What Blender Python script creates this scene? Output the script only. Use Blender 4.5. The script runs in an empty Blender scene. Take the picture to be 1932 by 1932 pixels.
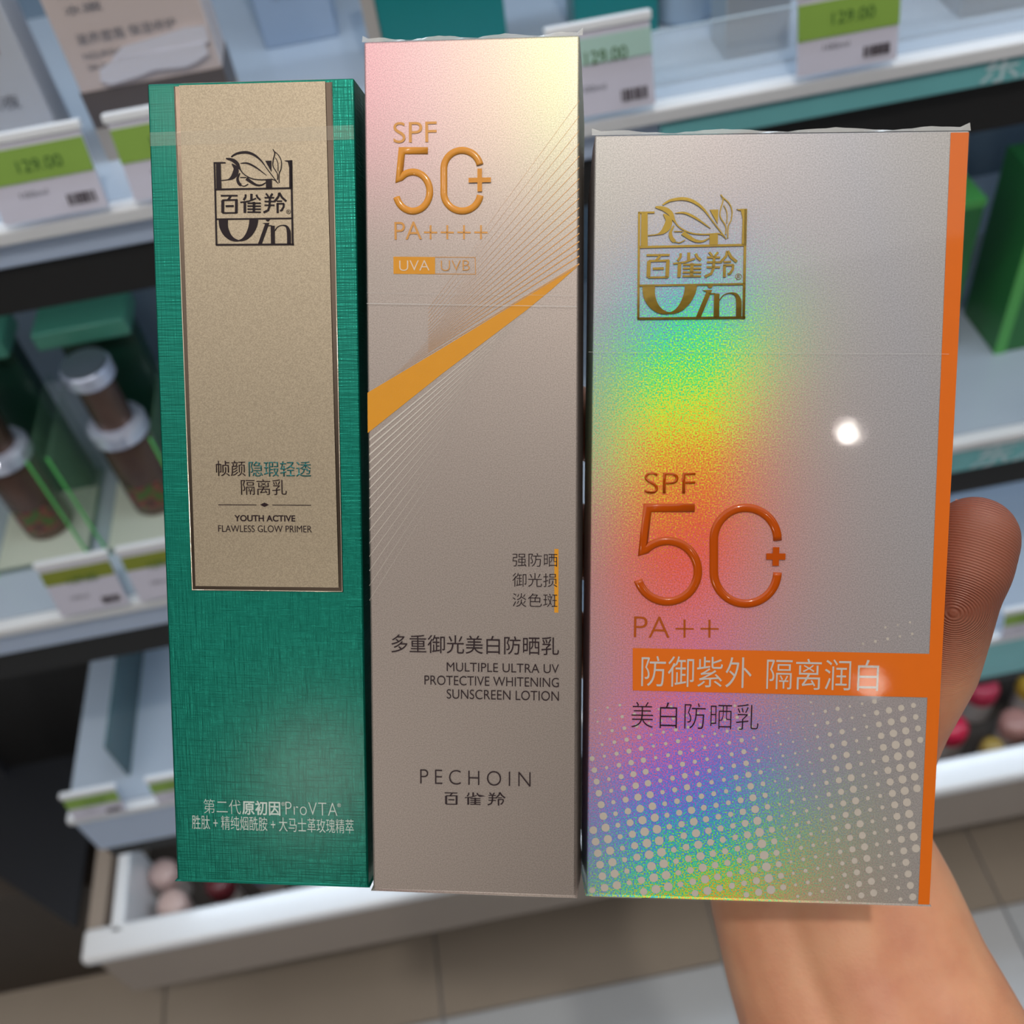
import bpy, bmesh, math, random
from mathutils import Vector, Matrix, Quaternion
random.seed(7)
SC = bpy.context.scene
COL = SC.collection
# ------------------------------------------------------------------ camera
F_PX, CEN = 1935.0, 966.0
CAM = Vector((0.0, -0.55, 1.52))
M = Matrix(((0.9817528, 0.18947881, -0.01610019),
            (-0.151167, 0.72626626, -0.6705862),
            (-0.11536885, 0.6607837, 0.74165688)))      # camera axes -> world
cd = bpy.data.cameras.new('camera'); cam = bpy.data.objects.new('camera', cd); COL.objects.link(cam)
cd.sensor_width = 36.0; cd.lens = 36.0 * F_PX / 1932.0
cd.clip_start = 0.01; cd.clip_end = 60
cd.dof.use_dof = True; cd.dof.focus_distance = 0.205; cd.dof.aperture_fstop = 17.0
cam.matrix_world = Matrix.Translation(CAM) @ M.to_4x4()
SC.camera = cam
# ------------------------------------------------------------------ view
SC.view_settings.view_transform = 'Standard'; SC.view_settings.look = 'None'
SC.view_settings.exposure = 0.0; SC.view_settings.gamma = 1.0
SC.view_settings.use_curve_mapping = False
SC.cycles.max_bounces = 8; SC.cycles.transparent_max_bounces = 16
SC.cycles.caustics_reflective = False; SC.cycles.caustics_refractive = False
SC.cycles.sample_clamp_indirect = 6.0
# ------------------------------------------------------------------ world (dim store beyond)
W = bpy.data.worlds.new('store_air'); SC.world = W; W.use_nodes = True
W.node_tree.nodes['Background'].inputs[0].default_value = (0.80, 0.88, 1.0, 1)
W.node_tree.nodes['Background'].inputs[1].default_value = 0.30
CEIL_Z = 2.95
GRATING_LAMP = Vector((0.12, -0.95, 2.92))
#            x      y      power  radius
DOWNLIGHTS = [(0.12, -0.95, 32, 0.030), (0.442, -2.395, 2.5, 0.026), (0.547, -3.864, 1.3, 0.05),
              (-1.52, -3.42, 34, 0.20), (-0.763, -1.056, 3, 0.04), (0.133, -1.36, 2, 0.03)]
PANEL_GLOW = .92
STRIPS = [(1.62, 2.0), (1.165, .6), (0.815, 1.0), (0.46, 1.1)]     # LED strips under the shelves: height, watts

# ------------------------------------------------------------------ helpers
def lin(c):
    c = c / 255.0
    return c / 12.92 if c <= 0.04045 else ((c + 0.055) / 1.055) ** 2.4
def rgb(r, g, b): return (lin(r), lin(g), lin(b), 1.0)

def mat(name, col, rough=0.5, metal=0.0, coat=0.0, coat_rough=0.05, alpha=None, emit=None, spec=None,
        noise=None, bump=None, trans=None, sss=None):
    m = bpy.data.materials.new(name); m.use_nodes = True
    nt = m.node_tree; b = nt.nodes['Principled BSDF']
    b.inputs['Base Color'].default_value = col
    b.inputs['Roughness'].default_value = rough
    b.inputs['Metallic'].default_value = metal
    b.inputs['Coat Weight'].default_value = coat
    b.inputs['Coat Roughness'].default_value = coat_rough
    if spec is not None: b.inputs['Specular IOR Level'].default_value = spec
    if alpha is not None: b.inputs['Alpha'].default_value = alpha
    if trans is not None: b.inputs['Transmission Weight'].default_value = trans
    if emit: b.inputs['Emission Color'].default_value = col; b.inputs['Emission Strength'].default_value = emit
    if sss:
        b.inputs['Subsurface Weight'].default_value = sss; b.inputs['Subsurface Radius'].default_value = (1, .35, .2)
        b.inputs['Subsurface Scale'].default_value = 0.004
    if noise or bump:
        tc = nt.nodes.new('ShaderNodeTexCoord')
    if noise:      # (scale, amount)
        n = nt.nodes.new('ShaderNodeTexNoise'); n.inputs['Scale'].default_value = noise[0]; n.inputs['Detail'].default_value = 3
        nt.links.new(tc.outputs['Object'], n.inputs['Vector'])
        h = nt.nodes.new('ShaderNodeMapRange'); h.inputs['To Min'].default_value = 1 - noise[1]; h.inputs['To Max'].default_value = 1 + noise[1]
        nt.links.new(n.outputs['Fac'], h.inputs['Value'])
        x = nt.nodes.new('ShaderNodeMix'); x.data_type = 'RGBA'; x.blend_type = 'MULTIPLY'; x.inputs['Factor'].default_value = 1
        x.inputs['A'].default_value = col; nt.links.new(h.outputs[0], x.inputs['B'])
        nt.links.new(x.outputs['Result'], b.inputs['Base Color'])
    if bump:       # (scale, strength, distance)
        n = nt.nodes.new('ShaderNodeTexNoise'); n.inputs['Scale'].default_value = bump[0]; n.inputs['Detail'].default_value = 2
        nt.links.new(tc.outputs['Object'], n.inputs['Vector'])
        bp = nt.nodes.new('ShaderNodeBump'); bp.inputs['Strength'].default_value = bump[1]; bp.inputs['Distance'].default_value = bump[2]
        nt.links.new(n.outputs['Fac'], bp.inputs['Height']); nt.links.new(bp.outputs[0], b.inputs['Normal'])
    return m

class N:
    """tiny node-graph helper"""
    def __init__(s, m): s.nt = m.node_tree
    def val(s, sock, v):
        if hasattr(v, 'links') or isinstance(v, bpy.types.NodeSocket): s.nt.links.new(v, sock)
        else: sock.default_value = v
    def math(s, op, a, b=0.0, c=None, clamp=False):
        n = s.nt.nodes.new('ShaderNodeMath'); n.operation = op; n.use_clamp = clamp
        s.val(n.inputs[0], a); s.val(n.inputs[1], b)
        if c is not None: s.val(n.inputs[2], c)
        return n.outputs[0]
    def vec(s, op, a, b=None):
        n = s.nt.nodes.new('ShaderNodeVectorMath'); n.operation = op
        s.val(n.inputs[0], a)
        if b is not None: s.val(n.inputs[1], b)
        return n.outputs['Value'] if op in ('DOT_PRODUCT', 'LENGTH') else n.outputs['Vector']
    def mix(s, f, a, b, mode='MIX'):
        n = s.nt.nodes.new('ShaderNodeMix'); n.data_type = 'RGBA'; n.blend_type = mode
        s.val(n.inputs['Factor'], f); s.val(n.inputs['A'], a); s.val(n.inputs['B'], b)
        return n.outputs['Result']
    def noise(s, v, scale, detail=2.0, w=None):
        n = s.nt.nodes.new('ShaderNodeTexNoise'); n.inputs['Scale'].default_value = scale; n.inputs['Detail'].default_value = detail
        s.nt.links.new(v, n.inputs['Vector']); return n
    def ramp(s, f, stops, interp='LINEAR'):
        n = s.nt.nodes.new('ShaderNodeValToRGB'); n.color_ramp.interpolation = interp
        e = n.color_ramp.elements
        while len(e) < len(stops): e.new(0.5)
        for k, (p, c) in enumerate(stops): e[k].position = p; e[k].color = c
        s.nt.links.new(f, n.inputs[0]); return n.outputs['Color']

class MB:
    """collects shapes into one mesh"""
    def __init__(s): s.bm = bmesh.new()
    def box(s, x0, x1, y0, y1, z0, z1):
        v = [s.bm.verts.new(p) for p in ((x0,y0,z0),(x1,y0,z0),(x1,y1,z0),(x0,y1,z0),(x0,y0,z1),(x1,y0,z1),(x1,y1,z1),(x0,y1,z1))]
        for f in ((0,3,2,1),(4,5,6,7),(0,1,5,4),(1,2,6,5),(2,3,7,6),(3,0,4,7)): s.bm.faces.new([v[i] for i in f])
        return s
    def quad(s, *p):
        s.bm.faces.new([s.bm.verts.new(q) for q in p]); return s
    def poly3(s, pts): s.bm.faces.new([s.bm.verts.new(q) for q in pts]); return s
    def prism(s, pts, z0, z1):
        """closed polygon (x, y) from z0 to z1; z0 == z1 gives a flat face"""
        top = [s.bm.verts.new((x, y, z1)) for x, y in pts]
        f = s.bm.faces.new(top); f.normal_update()
        if f.normal.z < 0: f.normal_flip()
        if z1 > z0:
            bot = [s.bm.verts.new((x, y, z0)) for x, y in pts]; n = len(pts)
            for i in range(n):
                s.bm.faces.new((bot[i], bot[(i+1) % n], top[(i+1) % n], top[i]))
        return s
    def lathe(s, prof, cx=0, cy=0, seg=32, axis='z'):
        rings = []
        for r, z in prof:
            rings.append([s.bm.verts.new((cx + r*math.cos(2*math.pi*k/seg), cy + r*math.sin(2*math.pi*k/seg), z)) for k in range(seg)])
        for a, b in zip(rings, rings[1:]):
            for k in range(seg): s.bm.faces.new((a[k], a[(k+1) % seg], b[(k+1) % seg], b[k]))
        s.bm.faces.new(list(reversed(rings[0]))); s.bm.faces.new(rings[-1])
        return s
    def build(s, name, m, parent=None, bevel=0.0, seg=2, smooth=False, loc=None, recalc=True):
        bm = s.bm
        if bevel:
            bmesh.ops.remove_doubles(bm, verts=bm.verts, dist=1e-7)
            nb_ = bmesh.ops.bevel(bm, geom=[e for e in bm.edges if len(e.link_faces) == 2 and e.calc_face_angle(0) > 0.5], offset=bevel, segments=seg, profile=0.5, affect='EDGES')
        if recalc: bmesh.ops.recalc_face_normals(bm, faces=bm.faces)
        if smooth:
            for f in bm.faces: f.smooth = True
        elif bevel:
            for f in nb_['faces']: f.smooth = True
        me = bpy.data.meshes.new(name); bm.to_mesh(me); bm.free()
        if m: me.materials.append(m)
        o = bpy.data.objects.new(name, me); COL.objects.link(o)
        if parent: o.parent = parent
        if loc: o.location = loc
        return o

def tag(o, label=None, cat=None, group=None, kind=None):
    if label: o['label'] = label
    if cat: o['category'] = cat
    if group: o['group'] = group
    if kind: o['kind'] = kind
    return o
def empty(name, loc, label, cat, group=None, rot=None):
    o = bpy.data.objects.new(name, None); COL.objects.link(o); o.empty_display_size = 0.02
    o.location = loc
    if rot is not None: o.rotation_euler = rot
    return tag(o, label, cat, group)

def ray(u, v): return M @ Vector(((u - CEN) / F_PX, (CEN - v) / F_PX, -1.0))
def hit_y(u, v, Y): r = ray(u, v); return CAM + r * ((Y - CAM.y) / r.y)
def hit_z(u, v, Z): r = ray(u, v); return CAM + r * ((Z - CAM.z) / r.z)
def at_depth(u, v, D): return CAM + ray(u, v) * D

# ------------------------------------------------------------------ materials
m_white = mat('white_laminate', rgb(236, 240, 245), 0.35, noise=(30, .04))
m_shelf = mat('glossy_shelf_laminate', rgb(182, 196, 212), 0.2, coat=0.3, noise=(20, .03))
m_rail = mat('shelf_rail_metal', rgb(190, 208, 236), 0.35, noise=(40, .03))
m_black = mat('black_powder_coat', rgb(30, 30, 31), 0.6, noise=(60, .1))
m_dark = mat('dark_brown_cabinet', rgb(66, 58, 52), 0.6, noise=(15, .1))
m_teal_strip = mat('teal_print_strip', rgb(120, 200, 206), 0.35, coat=0.3, noise=(12, .12))
m_letter = mat('pale_blue_lettering', rgb(205, 232, 240), 0.4, noise=(50, .02))
m_wall = mat('painted_wall', rgb(120, 114, 108), 0.8, noise=(3, .05))
m_ceil = mat('ceiling_paint', rgb(190, 186, 180), 0.9, noise=(3, .03))
m_back = mat('blue_grey_back_panel', rgb(120, 140, 158), 0.35, noise=(8, .05))
m_tagp = mat('price_card_paper', rgb(214, 214, 232), 0.5, coat=.3, noise=(60, .03))
m_tagg = mat('price_card_green_band', rgb(140, 178, 78), 0.5, coat=.3, noise=(60, .05))
m_tago = mat('olive_band', rgb(136, 148, 52), 0.5, coat=.3, noise=(60, .05))
m_ink = mat('dark_ink', rgb(46, 32, 36), 0.45, spec=.12, noise=(500, .05))
m_ink2 = mat('grey_print', rgb(120, 122, 132), 0.5, noise=(500, .05))
m_greenink = mat('dark_green_print', rgb(70, 110, 50), 0.5, noise=(500, .05))

# ------------------------------------------------------------------ setting
MB().box(-4, 4, -5.2, 1.2, -0.05, 0).build('floor', None).hide_render = False
fl = bpy.data.objects['floor']; tag(fl, kind='structure')
fm = mat('polished_floor_slab', rgb(150, 152, 156), 0.35)
fl.data.materials.append(fm)
g = N(fm); nt = fm.node_tree; b = nt.nodes['Principled BSDF']
tc = nt.nodes.new('ShaderNodeTexCoord')
n1 = g.noise(tc.outputs['Object'], 2.5, 4); n2 = g.noise(tc.outputs['Object'], 60, 3)
c1 = g.ramp(n1.outputs['Fac'], [(0.3, rgb(148, 149, 152)), (0.7, rgb(176, 178, 182))])
nt.links.new(g.mix(0.25, c1, n2.outputs['Fac'], 'SOFT_LIGHT'), b.inputs['Base Color'])
# floor tiles laid on the slab near the unit, each a piece of its own
m_tile = [mat('floor_tile_%s' % t, c, 0.34, coat=.1, noise=(9, .06)) for t, c in
          (('grey', rgb(206, 212, 218)), ('brown_reflection', rgb(172, 160, 146)), ('pale', rgb(214, 218, 223)))]
TS = 0.40
for i in range(-4, 4):
    for j in range(-3, 1):
        x0, y0 = i*TS - 0.205, j*TS - 0.09
        MB().box(x0+.0015, x0+TS-.0015, y0+.0015, y0+TS-.0015, 0.0, 0.006).build('floor_tile', m_tile[(1 if j == 0 else (0 if (i+j) % 2 else 2))], fl, bevel=0.001, seg=1)  # row by the unit: the unit's reflection and shade tinted into the tile
tag(MB().box(-4, 4, -5.2, 1.2, CEIL_Z, CEIL_Z+.05).build('ceiling', m_ceil), kind='structure')
tag(MB().box(-4, 4, 1.15, 1.2, 0, CEIL_Z).build('wall_back', m_wall), kind='structure')
tag(MB().box(-4, 4, -5.2, -5.15, 0, CEIL_Z).build('wall_front', m_wall), kind='structure')
tag(MB().box(-4.05, -4, -5.2, 1.2, 0, CEIL_Z).build('wall_left', m_wall), kind='structure')
tag(MB().box(4, 4.05, -5.2, 1.2, 0, CEIL_Z).build('wall_right', m_wall), kind='structure')

# overhead lights: unseen luminous panels added for the foil reflections, and downlights
m_diff = mat('lit_diffuser', (1.0, .965, .92, 1), 0.5, emit=1.0)
m_trim = mat('white_metal_trim', rgb(210, 210, 210), 0.4)
m_lum = mat('luminous_panel', (1.0, .965, .93, 1), 0.5, emit=PANEL_GLOW)
panel0 = None
for i in range(3):
    for j in range(2):
        o = empty('added_glow_panel', (-2 + 2*i, -1.18 + 1.42*j, CEIL_Z), 'large unseen luminous panel added overhead to brighten the foils', 'added light panel', 'added luminous panels')
        MB().box(-.96, .96, -.67, .67, -.022, -.012).build('diffuser', m_lum, o)
        f = MB()
        for a in ((-.98, .98, -.69, -.67), (-.98, .98, .67, .69), (-.98, -.96, -.67, .67), (.96, .98, -.67, .67)): f.box(*a, -.03, 0)
        f.build('frame', m_trim, o)
dl_where = ['straight above the person', 'second in the right hand row', 'farthest back on the right', 'farthest back on the left', 'left of the person, nearest the shelves', 'just behind the person']
for k, (x, y, p, r) in enumerate(DOWNLIGHTS):
    o = empty('downlight', (x, y, CEIL_Z), 'round recessed ceiling downlight %s' % dl_where[k], 'downlight', 'ceiling downlights')
    f = MB(); f.lathe([(r+.014, 0), (r+.014, -.040), (r+.004, -.040), (r+.004, -.030), (r+.003, -.029)]).build('trim_ring', m_trim, o, smooth=False)
    L = bpy.data.lights.new('downlight_lamp', 'SPOT'); L.energy = p; L.spot_size = math.radians(165); L.spot_blend = .3
    L.shadow_soft_size = r; L.color = (1.0, .93, .85)
    lo = bpy.data.objects.new('lamp', L); COL.objects.link(lo); lo.parent = o; lo.location = (0, 0, -.045 - r)

# ------------------------------------------------------------------ shelving unit
X0, X1 = -0.49, 1.3
tag(MB().box(X0-.01, X1, 0.30, 0.33, 0.02, 2.1).build('back_panel', m_back), 'blue grey back panel of the shelving unit behind the cartons', 'back panel')
tag(MB().box(X1, X1+.02, 0.0, 0.33, 0.0, 2.1).build('side_panel', m_white), 'white upright side panel at the right end of the shelving unit', 'side panel')

def letters(text, name, m, parent, x, y, z, h, rot=(math.radians(90), 0, 0), off=0.0, shear=0.0, w=None):
    me = text_mesh(text, off, shear)
    xs = [v.co.x for v in me.vertices]; ys = [v.co.y for v in me.vertices]
    sx = sy = h / (max(ys) - min(ys))
    if w: sx = w / (max(xs) - min(xs))
    for v in me.vertices: v.co.x = (v.co.x - min(xs)) * sx; v.co.y = (v.co.y - min(ys)) * sy
    me.materials.append(m)
    o = bpy.data.objects.new(name, me); COL.objects.link(o); o.parent = parent
    o.location = (x, y, z); o.rotation_euler = rot
    return o
def text_mesh(text, off=0.0, shear=0.0, space=1.0):
    cu = bpy.data.curves.new('txt', 'FONT'); cu.body = text; cu.offset = off; cu.shear = shear; cu.space_character = space
    cu.resolution_u = 6
    o = bpy.data.objects.new('txt', cu); COL.objects.link(o)
    me = bpy.data.meshes.new_from_object(o.evaluated_get(bpy.context.evaluated_depsgraph_get()))
    bpy.data.objects.remove(o); bpy.data.curves.remove(cu)
    return me

# shelf: (name words, top z, rail bottom z, black bottom z, teal from x, place word)
def shelf(ztop, zrail, zblack, teal_x, place, depth=0.30):
    o = empty('display_shelf', (0, 0, ztop), 'white glossy display shelf with a teal front strip, %s of the unit' % place, 'shelf', 'shelves of the unit')
    h = zrail - ztop; hb = zblack - ztop
    MB().box(X0, X1, 0.002, depth, -.012, 0).build('board', m_shelf, o, bevel=.001)
    MB().box(X0, X1, -.010, 0.0015, -.010, 0.0).build('front_lip', m_white, o, bevel=.002)
    MB().box(X0, X1, -.004, 0.006, h, -.010).build('front_rail', m_rail, o, bevel=.002)
    MB().box(teal_x, X1, -.007, -.004, h+.002, -.012).build('teal_strip', m_teal_strip, o, bevel=.0008)
    MB().box(X0+.004, X1, 0.0, 0.03, hb, h).build('lower_rail', m_black, o)
    return o
sA = shelf(1.232, 1.205, 1.173, 0.135, 'top visible shelf')
sB = shelf(0.900, 0.861, 0.826, 0.10, 'middle shelf')
sC = shelf(0.588, 0.505, 0.480, 0.10, 'lower shelf')
letters('东方', 'lettering', m_letter, sA, 0.325, -.0075, -.024, .019, off=.01, w=.05)
letters('东方', 'lettering', m_letter, sB, 0.395, -.0075, -.036, .026, off=.012, shear=.2, w=.075)
for z, p in STRIPS:
    o = empty('shelf_light', (0.35, 0.05, z), {1.62: 'slim LED strip above the top visible shelf', 1.165: 'slim LED strip under the top visible shelf',
              0.815: 'slim LED strip under the middle shelf', 0.46: 'slim LED strip under the lower shelf'}[z], 'shelf light', 'LED strips under the shelves')
    MB().box(-.84, .90, -.008, .008, 0.004, .012).build('housing', m_trim, o)
    L = bpy.data.lights.new('led', 'AREA'); L.shape = 'RECTANGLE'; L.size = 1.7; L.size_y = .02; L.energy = p; L.color = (.72, .86, 1.0)
    lo = bpy.data.objects.new('led', L); COL.objects.link(lo); lo.parent = o; lo.rotation_euler = (math.radians(-12), 0, 0)
tag(MB().box(X0, X1, 0.0, 0.30, 1.632, 1.65).build('canopy_shelf', m_white), 'white shelf above the frame carrying the LED strip', 'shelf')

# drawer bin at the bottom
bz = 0.31
bx0 = -0.585
dr = empty('storage_bin', (0, 0, 0.19), 'long white rimmed open bin along the bottom of the shelving unit', 'bin')
m_drawer = mat('warm_grey_drawer_front', rgb(168, 154, 141), 0.55, noise=(6, .06))
m_rim = mat('white_rim_plastic', rgb(248, 250, 253), 0.3, coat=.3)
MB().box(bx0, X1, -.046, -.006, .118, .136).build('rim', m_rim, dr, bevel=.006, seg=3)
MB().box(bx0+.012, X1, -.040, -.020, .0, .118).build('front_panel', m_drawer, dr)
MB().box(bx0+.012, X1, -.020, .22, .0, .012).build('bin_floor', m_dark, dr)
MB().box(bx0, bx0+.02, -.02, .22, .0, .126).build('bin_side', m_drawer, dr)
MB().box(bx0+.012, X1, .22, .235, .0, .18).build('bin_back', m_dark, dr)
MB().box(-.552, -.536, -.019, .10, .012, .136).build('divider', m_rim, dr, bevel=.003)
tag(MB().box(bx0+.05, X1, .03, .30, 0.006, .19).build('plinth', m_black), 'black recessed plinth under the storage bin', 'plinth')

# neighbouring dark unit on the left
e = hit_z(0, 1640, .31); f_ = hit_z(150, 1740, .31)
ext = e + (e - f_) * 4
lc = MB(); lc.box(-1.7, f_.x-.006, .066, .33, 0.006, .304)
lcab = empty('floor_cabinet', (f_.x, f_.y, 0.006), 'dark brown low cabinet angled at the left end of the shelving', 'cabinet')
o = lc.build('body', m_dark, lcab); o.matrix_parent_inverse = Matrix.Translation((-f_.x, -f_.y, -.006))
t = MB(); t.prism([(f_.x-.004, f_.y-.004), (ext.x-.004, ext.y-.006), (ext.x, ext.y+.5), (f_.x-.004, f_.y+.28)], .304, .314)
o = t.build('top', mat('slate_blue_top_edge', rgb(30, 33, 40), .5), lcab, bevel=.002); o.matrix_parent_inverse = Matrix.Translation((-f_.x, -f_.y, -.006))
up = empty('dark_upright', (-0.75, .2, .314), 'black upright end panel left of the shelves', 'side panel')
MB().box(-.22, .215, .05, .28, 0, 1.7).build('panel', m_black, up)
MB().box(-.10, .02, .038, .05, 0, 1.2).build('trim_panel', mat('charcoal_panel', rgb(66, 68, 74), .4), up)

# ------------------------------------------------------------------ price tags
def price_tag(x0, x1, z0, z1, y, label, band=(0.30, 0.68), gm=m_tagg, num='129.00', lip=True, group='price tags on the top visible shelf'):
    w, h = x1 - x0, z1 - z0
    o = empty('price_tag', (x0, y, z0), label, 'price tag', group, rot=(math.radians(-14), 0, 0))
    root_, o = o, MB().box(0, w, -.001, .001, 0, h).build('card', m_tagp, o)
    MB().box(-.002, w+.001, -.002, .004, h-.001, h+.004).build('holder', m_white, root_, bevel=.0008)
    b0, b1 = h*band[0]*1.0, h*band[1]
    MB().box(.0, w, -.0016, -.001, h - b1 + b0*0, h - h*.10).build('colour_band', gm, o)
    letters(num, 'lettering', m_greenink, o, w*.33, -.002, h*.60, h*.15, w=w*.42)
    letters('100ml', 'lettering', m_ink2, o, w*.25, -.0015, h*.29, h*.07, w=w*.26)
    bc = MB(); x = 0.0
    rnd = random.Random(int(abs(x0)*1e4))
    while x < .26*w:
        a = rnd.uniform(.0004, .0014); bc.box(w*.66+x, w*.66+x+a, -.0015, -.001, h*.10, h*.24); x += a + rnd.uniform(.0004, .001)
    bc.build('barcode', m_ink, o)
    return root_
price_tag(-.236, -.178, 1.2365, 1.279, -.012, 'price tag with a green band at far left of the top visible shelf', band=(0, .52))
price_tag(-.163, -.106, 1.2365, 1.279, -.012, 'price tag under the pinkish white carton, partly behind the held green carton', band=(0, .52))
price_tag(.076, .131, 1.2365, 1.281, -.012, 'price tag with a pale green band behind the middle and right hand cartons', band=(0, .40), gm=mat('pale_green_band', rgb(178, 214, 205), .5))
price_tag(.212, .269, 1.2365, 1.277, -.012, 'price tag with a green band and barcode above the holographic carton', band=(0, .55))
gB = 'price tags on the middle shelf'
price_tag(-.352, -.298, .905, .953, -.012, 'price tag with an olive band at the left of the middle shelf', band=(0, .36), gm=m_tago, group=gB)
price_tag(-.289, -.235, .905, .953, -.012, 'price tag with an olive band on the middle shelf, touching the held green carton', band=(0, .36), gm=m_tago, group=gB)
price_tag(.452, .505, .905, .945, -.012, 'price tag at the right edge of the middle shelf', group=gB)
gC = 'price tags on the lower shelf'
price_tag(-.478, -.425, .592, .626, -.012, 'price tag with a green band at the left end of the lower shelf', band=(0, .5), group=gC)
price_tag(-.392, -.34, .592, .626, -.012, 'price tag with a green band on the lower shelf, second from its left end', band=(0, .5), group=gC)
price_tag(.487, .53, .592, .626, -.012, 'price tag on the lower shelf right of the thumb', band=(0, .5), group=gC)

# ------------------------------------------------------------------ goods on the top shelf
ZA, ZB, ZC = 1.232, .900, .588
def carton(x0, x1, y0, d, z, h, m, label, name='carton', group=None, bevel=.0012):
    o = empty(name, ((x0+x1)/2, y0, z), label, 'carton', group)
    w = x1 - x0
    MB().box(-w/2, w/2, 0, d, 0, h).build('body', m, o, bevel=bevel)
    f = MB(); f.box(-w/2+.001, w/2-.001, .0005, .0012, h-.0002, h+.0003); f.build('lid_flap', m, o)
    return o, w
m_pgrey = mat('pale_grey_card', rgb(196, 202, 212), .45, noise=(20, .03))
m_pink = mat('pinkish_white_card', rgb(214, 200, 196), .4, noise=(10, .03))
m_taupe = mat('dark_taupe_card', rgb(96, 88, 86), .5, noise=(10, .05))
m_lblue = mat('light_blue_card', rgb(160, 180, 206), .4, noise=(20, .03))
m_tealc = mat('teal_card', rgb(14, 128, 128), .35, noise=(14, .06))
m_beige = mat('beige_card', rgb(176, 168, 160), .5, noise=(14, .04))
o, w = carton(-.295, -.2065, .05, .03, ZA, .12, m_pgrey, 'pale grey carton with faint grey text at the far left of the shelf')
letters('PROTECT', 'lettering', m_ink2, o, -w/2+.02, -.0006, .055, .006, w=.05)
letters('保湿 乳液', 'lettering', m_ink2, o, -w/2+.02, -.0006, .040, .008, w=.055)
MB().box(w/2-.03, w/2-.012, -.0006, 0, .070, .082).build('emblem', mat('tan_print', rgb(150, 110, 86), .5), o)
o, w = carton(-.186, -.1045, .05, .035, ZA, .12, m_pink, 'large pinkish white carton with a dark taupe lower band')
MB().box(-w/2-.0004, w/2+.0004, -.0006, .0356, .006, .0415).build('dark_band', m_taupe, o)
MB().box(-w/2-.0006, w/2+.0006, -.0009, .0358, .0, .020).build('beige_band', m_beige, o)
for tx, yy, hh, ww in (('100ml', .092, .004, .02), ('水嫩', .083, .005, .02), ('滋养面霜 保湿修护', .067, .006, .055), ('NOURISHING CREAM', .059, .0035, .045), ('SKIN CARE', .053, .003, .03)):
    letters(tx, 'lettering', m_ink2, o, -w/2+.010, -.0007, yy, hh, w=ww)
# irregular thin white shapes over the carton's front
for nm, pts, th in (('white_shape', [(190, 130), (215, 112), (300, 95), (385, 79), (392, 98), (372, 112), (350, 122), (290, 128), (262, 140), (210, 156), (192, 150)], .0018),
                    ('white_shape_upper', [(215, 108), (232, 88), (300, 68), (350, 52), (385, 48), (393, 76), (300, 92)], .0012)):
    q = [hit_y(u, v, .049) for u, v in pts]
    sl = MB(); sl.prism([(p.x - o.location.x, p.z - o.location.z) for p in q], .0, th)
    s_ = sl.build(nm, mat(nm + '_mat', rgb(224, 224, 234), .6, bump=(300, .4, .0005)), o, bevel=.0005, seg=2)
    s_.rotation_euler = (math.radians(90), 0, 0); s_.location = (0, -.0009, 0)
o, w = carton(-.0925, -.0425, .165, .04, ZA, .13, m_lblue, 'light blue carton standing alone behind the green carton')
letters('水能量', 'lettering', m_ink2, o, -.012, -.0006, .030, .006, w=.024)
o, w = carton(-.013, .0625, .08, .03, ZA, .13, m_tealc, 'teal carton behind the top of the tall silver carton')
MB().box(-w/2-.008, -w/2-.0002, .0, .03, 0, .13).build('beige_side', m_beige, o)
letters('草本 精萃', 'lettering', mat('pale_teal_print', rgb(120, 180, 178), .5), o, -.03, -.0006, .055, .005, w=.04)
o, w = carton(.105, .1575, .085, .03, ZA, .13, m_tealc, 'teal carton right of the tall silver carton, behind a price tag')
letters('草本', 'lettering', mat('pale_teal_print_b', rgb(120, 180, 178), .5), o, -.02, -.0006, .05, .005, w=.03)
m_grayt = mat('grey_translucent_card', rgb(158, 166, 174), .3, coat=.3)
o, w = carton(.184, .223, .033, .03, ZA, .05, m_grayt, 'small grey carton just left of the barcode price tag')
letters('精华', 'lettering', m_ink2, o, -.004, -.0006, .032, .004, w=.014)
o = empty('jar', (.178, .105, ZA), 'clear blue grey jar with a dark round top, left of the small grey carton', 'jar')
MB().lathe([(.020, 0), (.022, .003), (.022, .03), (.019, .034)]).build('body', mat('frosted_glass', rgb(150, 170, 190), .15, coat=.5), o, smooth=False)
MB().lathe([(.012, .034), (.0135, .036), (.0135, .046), (.012, .048)]).build('lid', mat('slate_lid', rgb(70, 90, 116), .3), o)
o, w = carton(.325, .385, .030, .035, ZA, .05, mat('cool_grey_card', rgb(150, 158, 168), .4), 'cool grey carton at the top right corner of the shelf')
ag = empty('acrylic_guard', (.11, .018, ZA), 'clear acrylic guard rail along the front of the top visible shelf', 'shelf guard')
m_acr = mat('clear_acrylic', (.9, .97, 1, 1), .03, alpha=.16, spec=.6)
MB().box(0, .32, 0, .0015, 0, .030).build('panel', m_acr, ag)
MB().box(0, .32, 0, .0018, .030, .0306).build('edge', mat('acrylic_edge', rgb(190, 205, 215), .2), ag)

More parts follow.
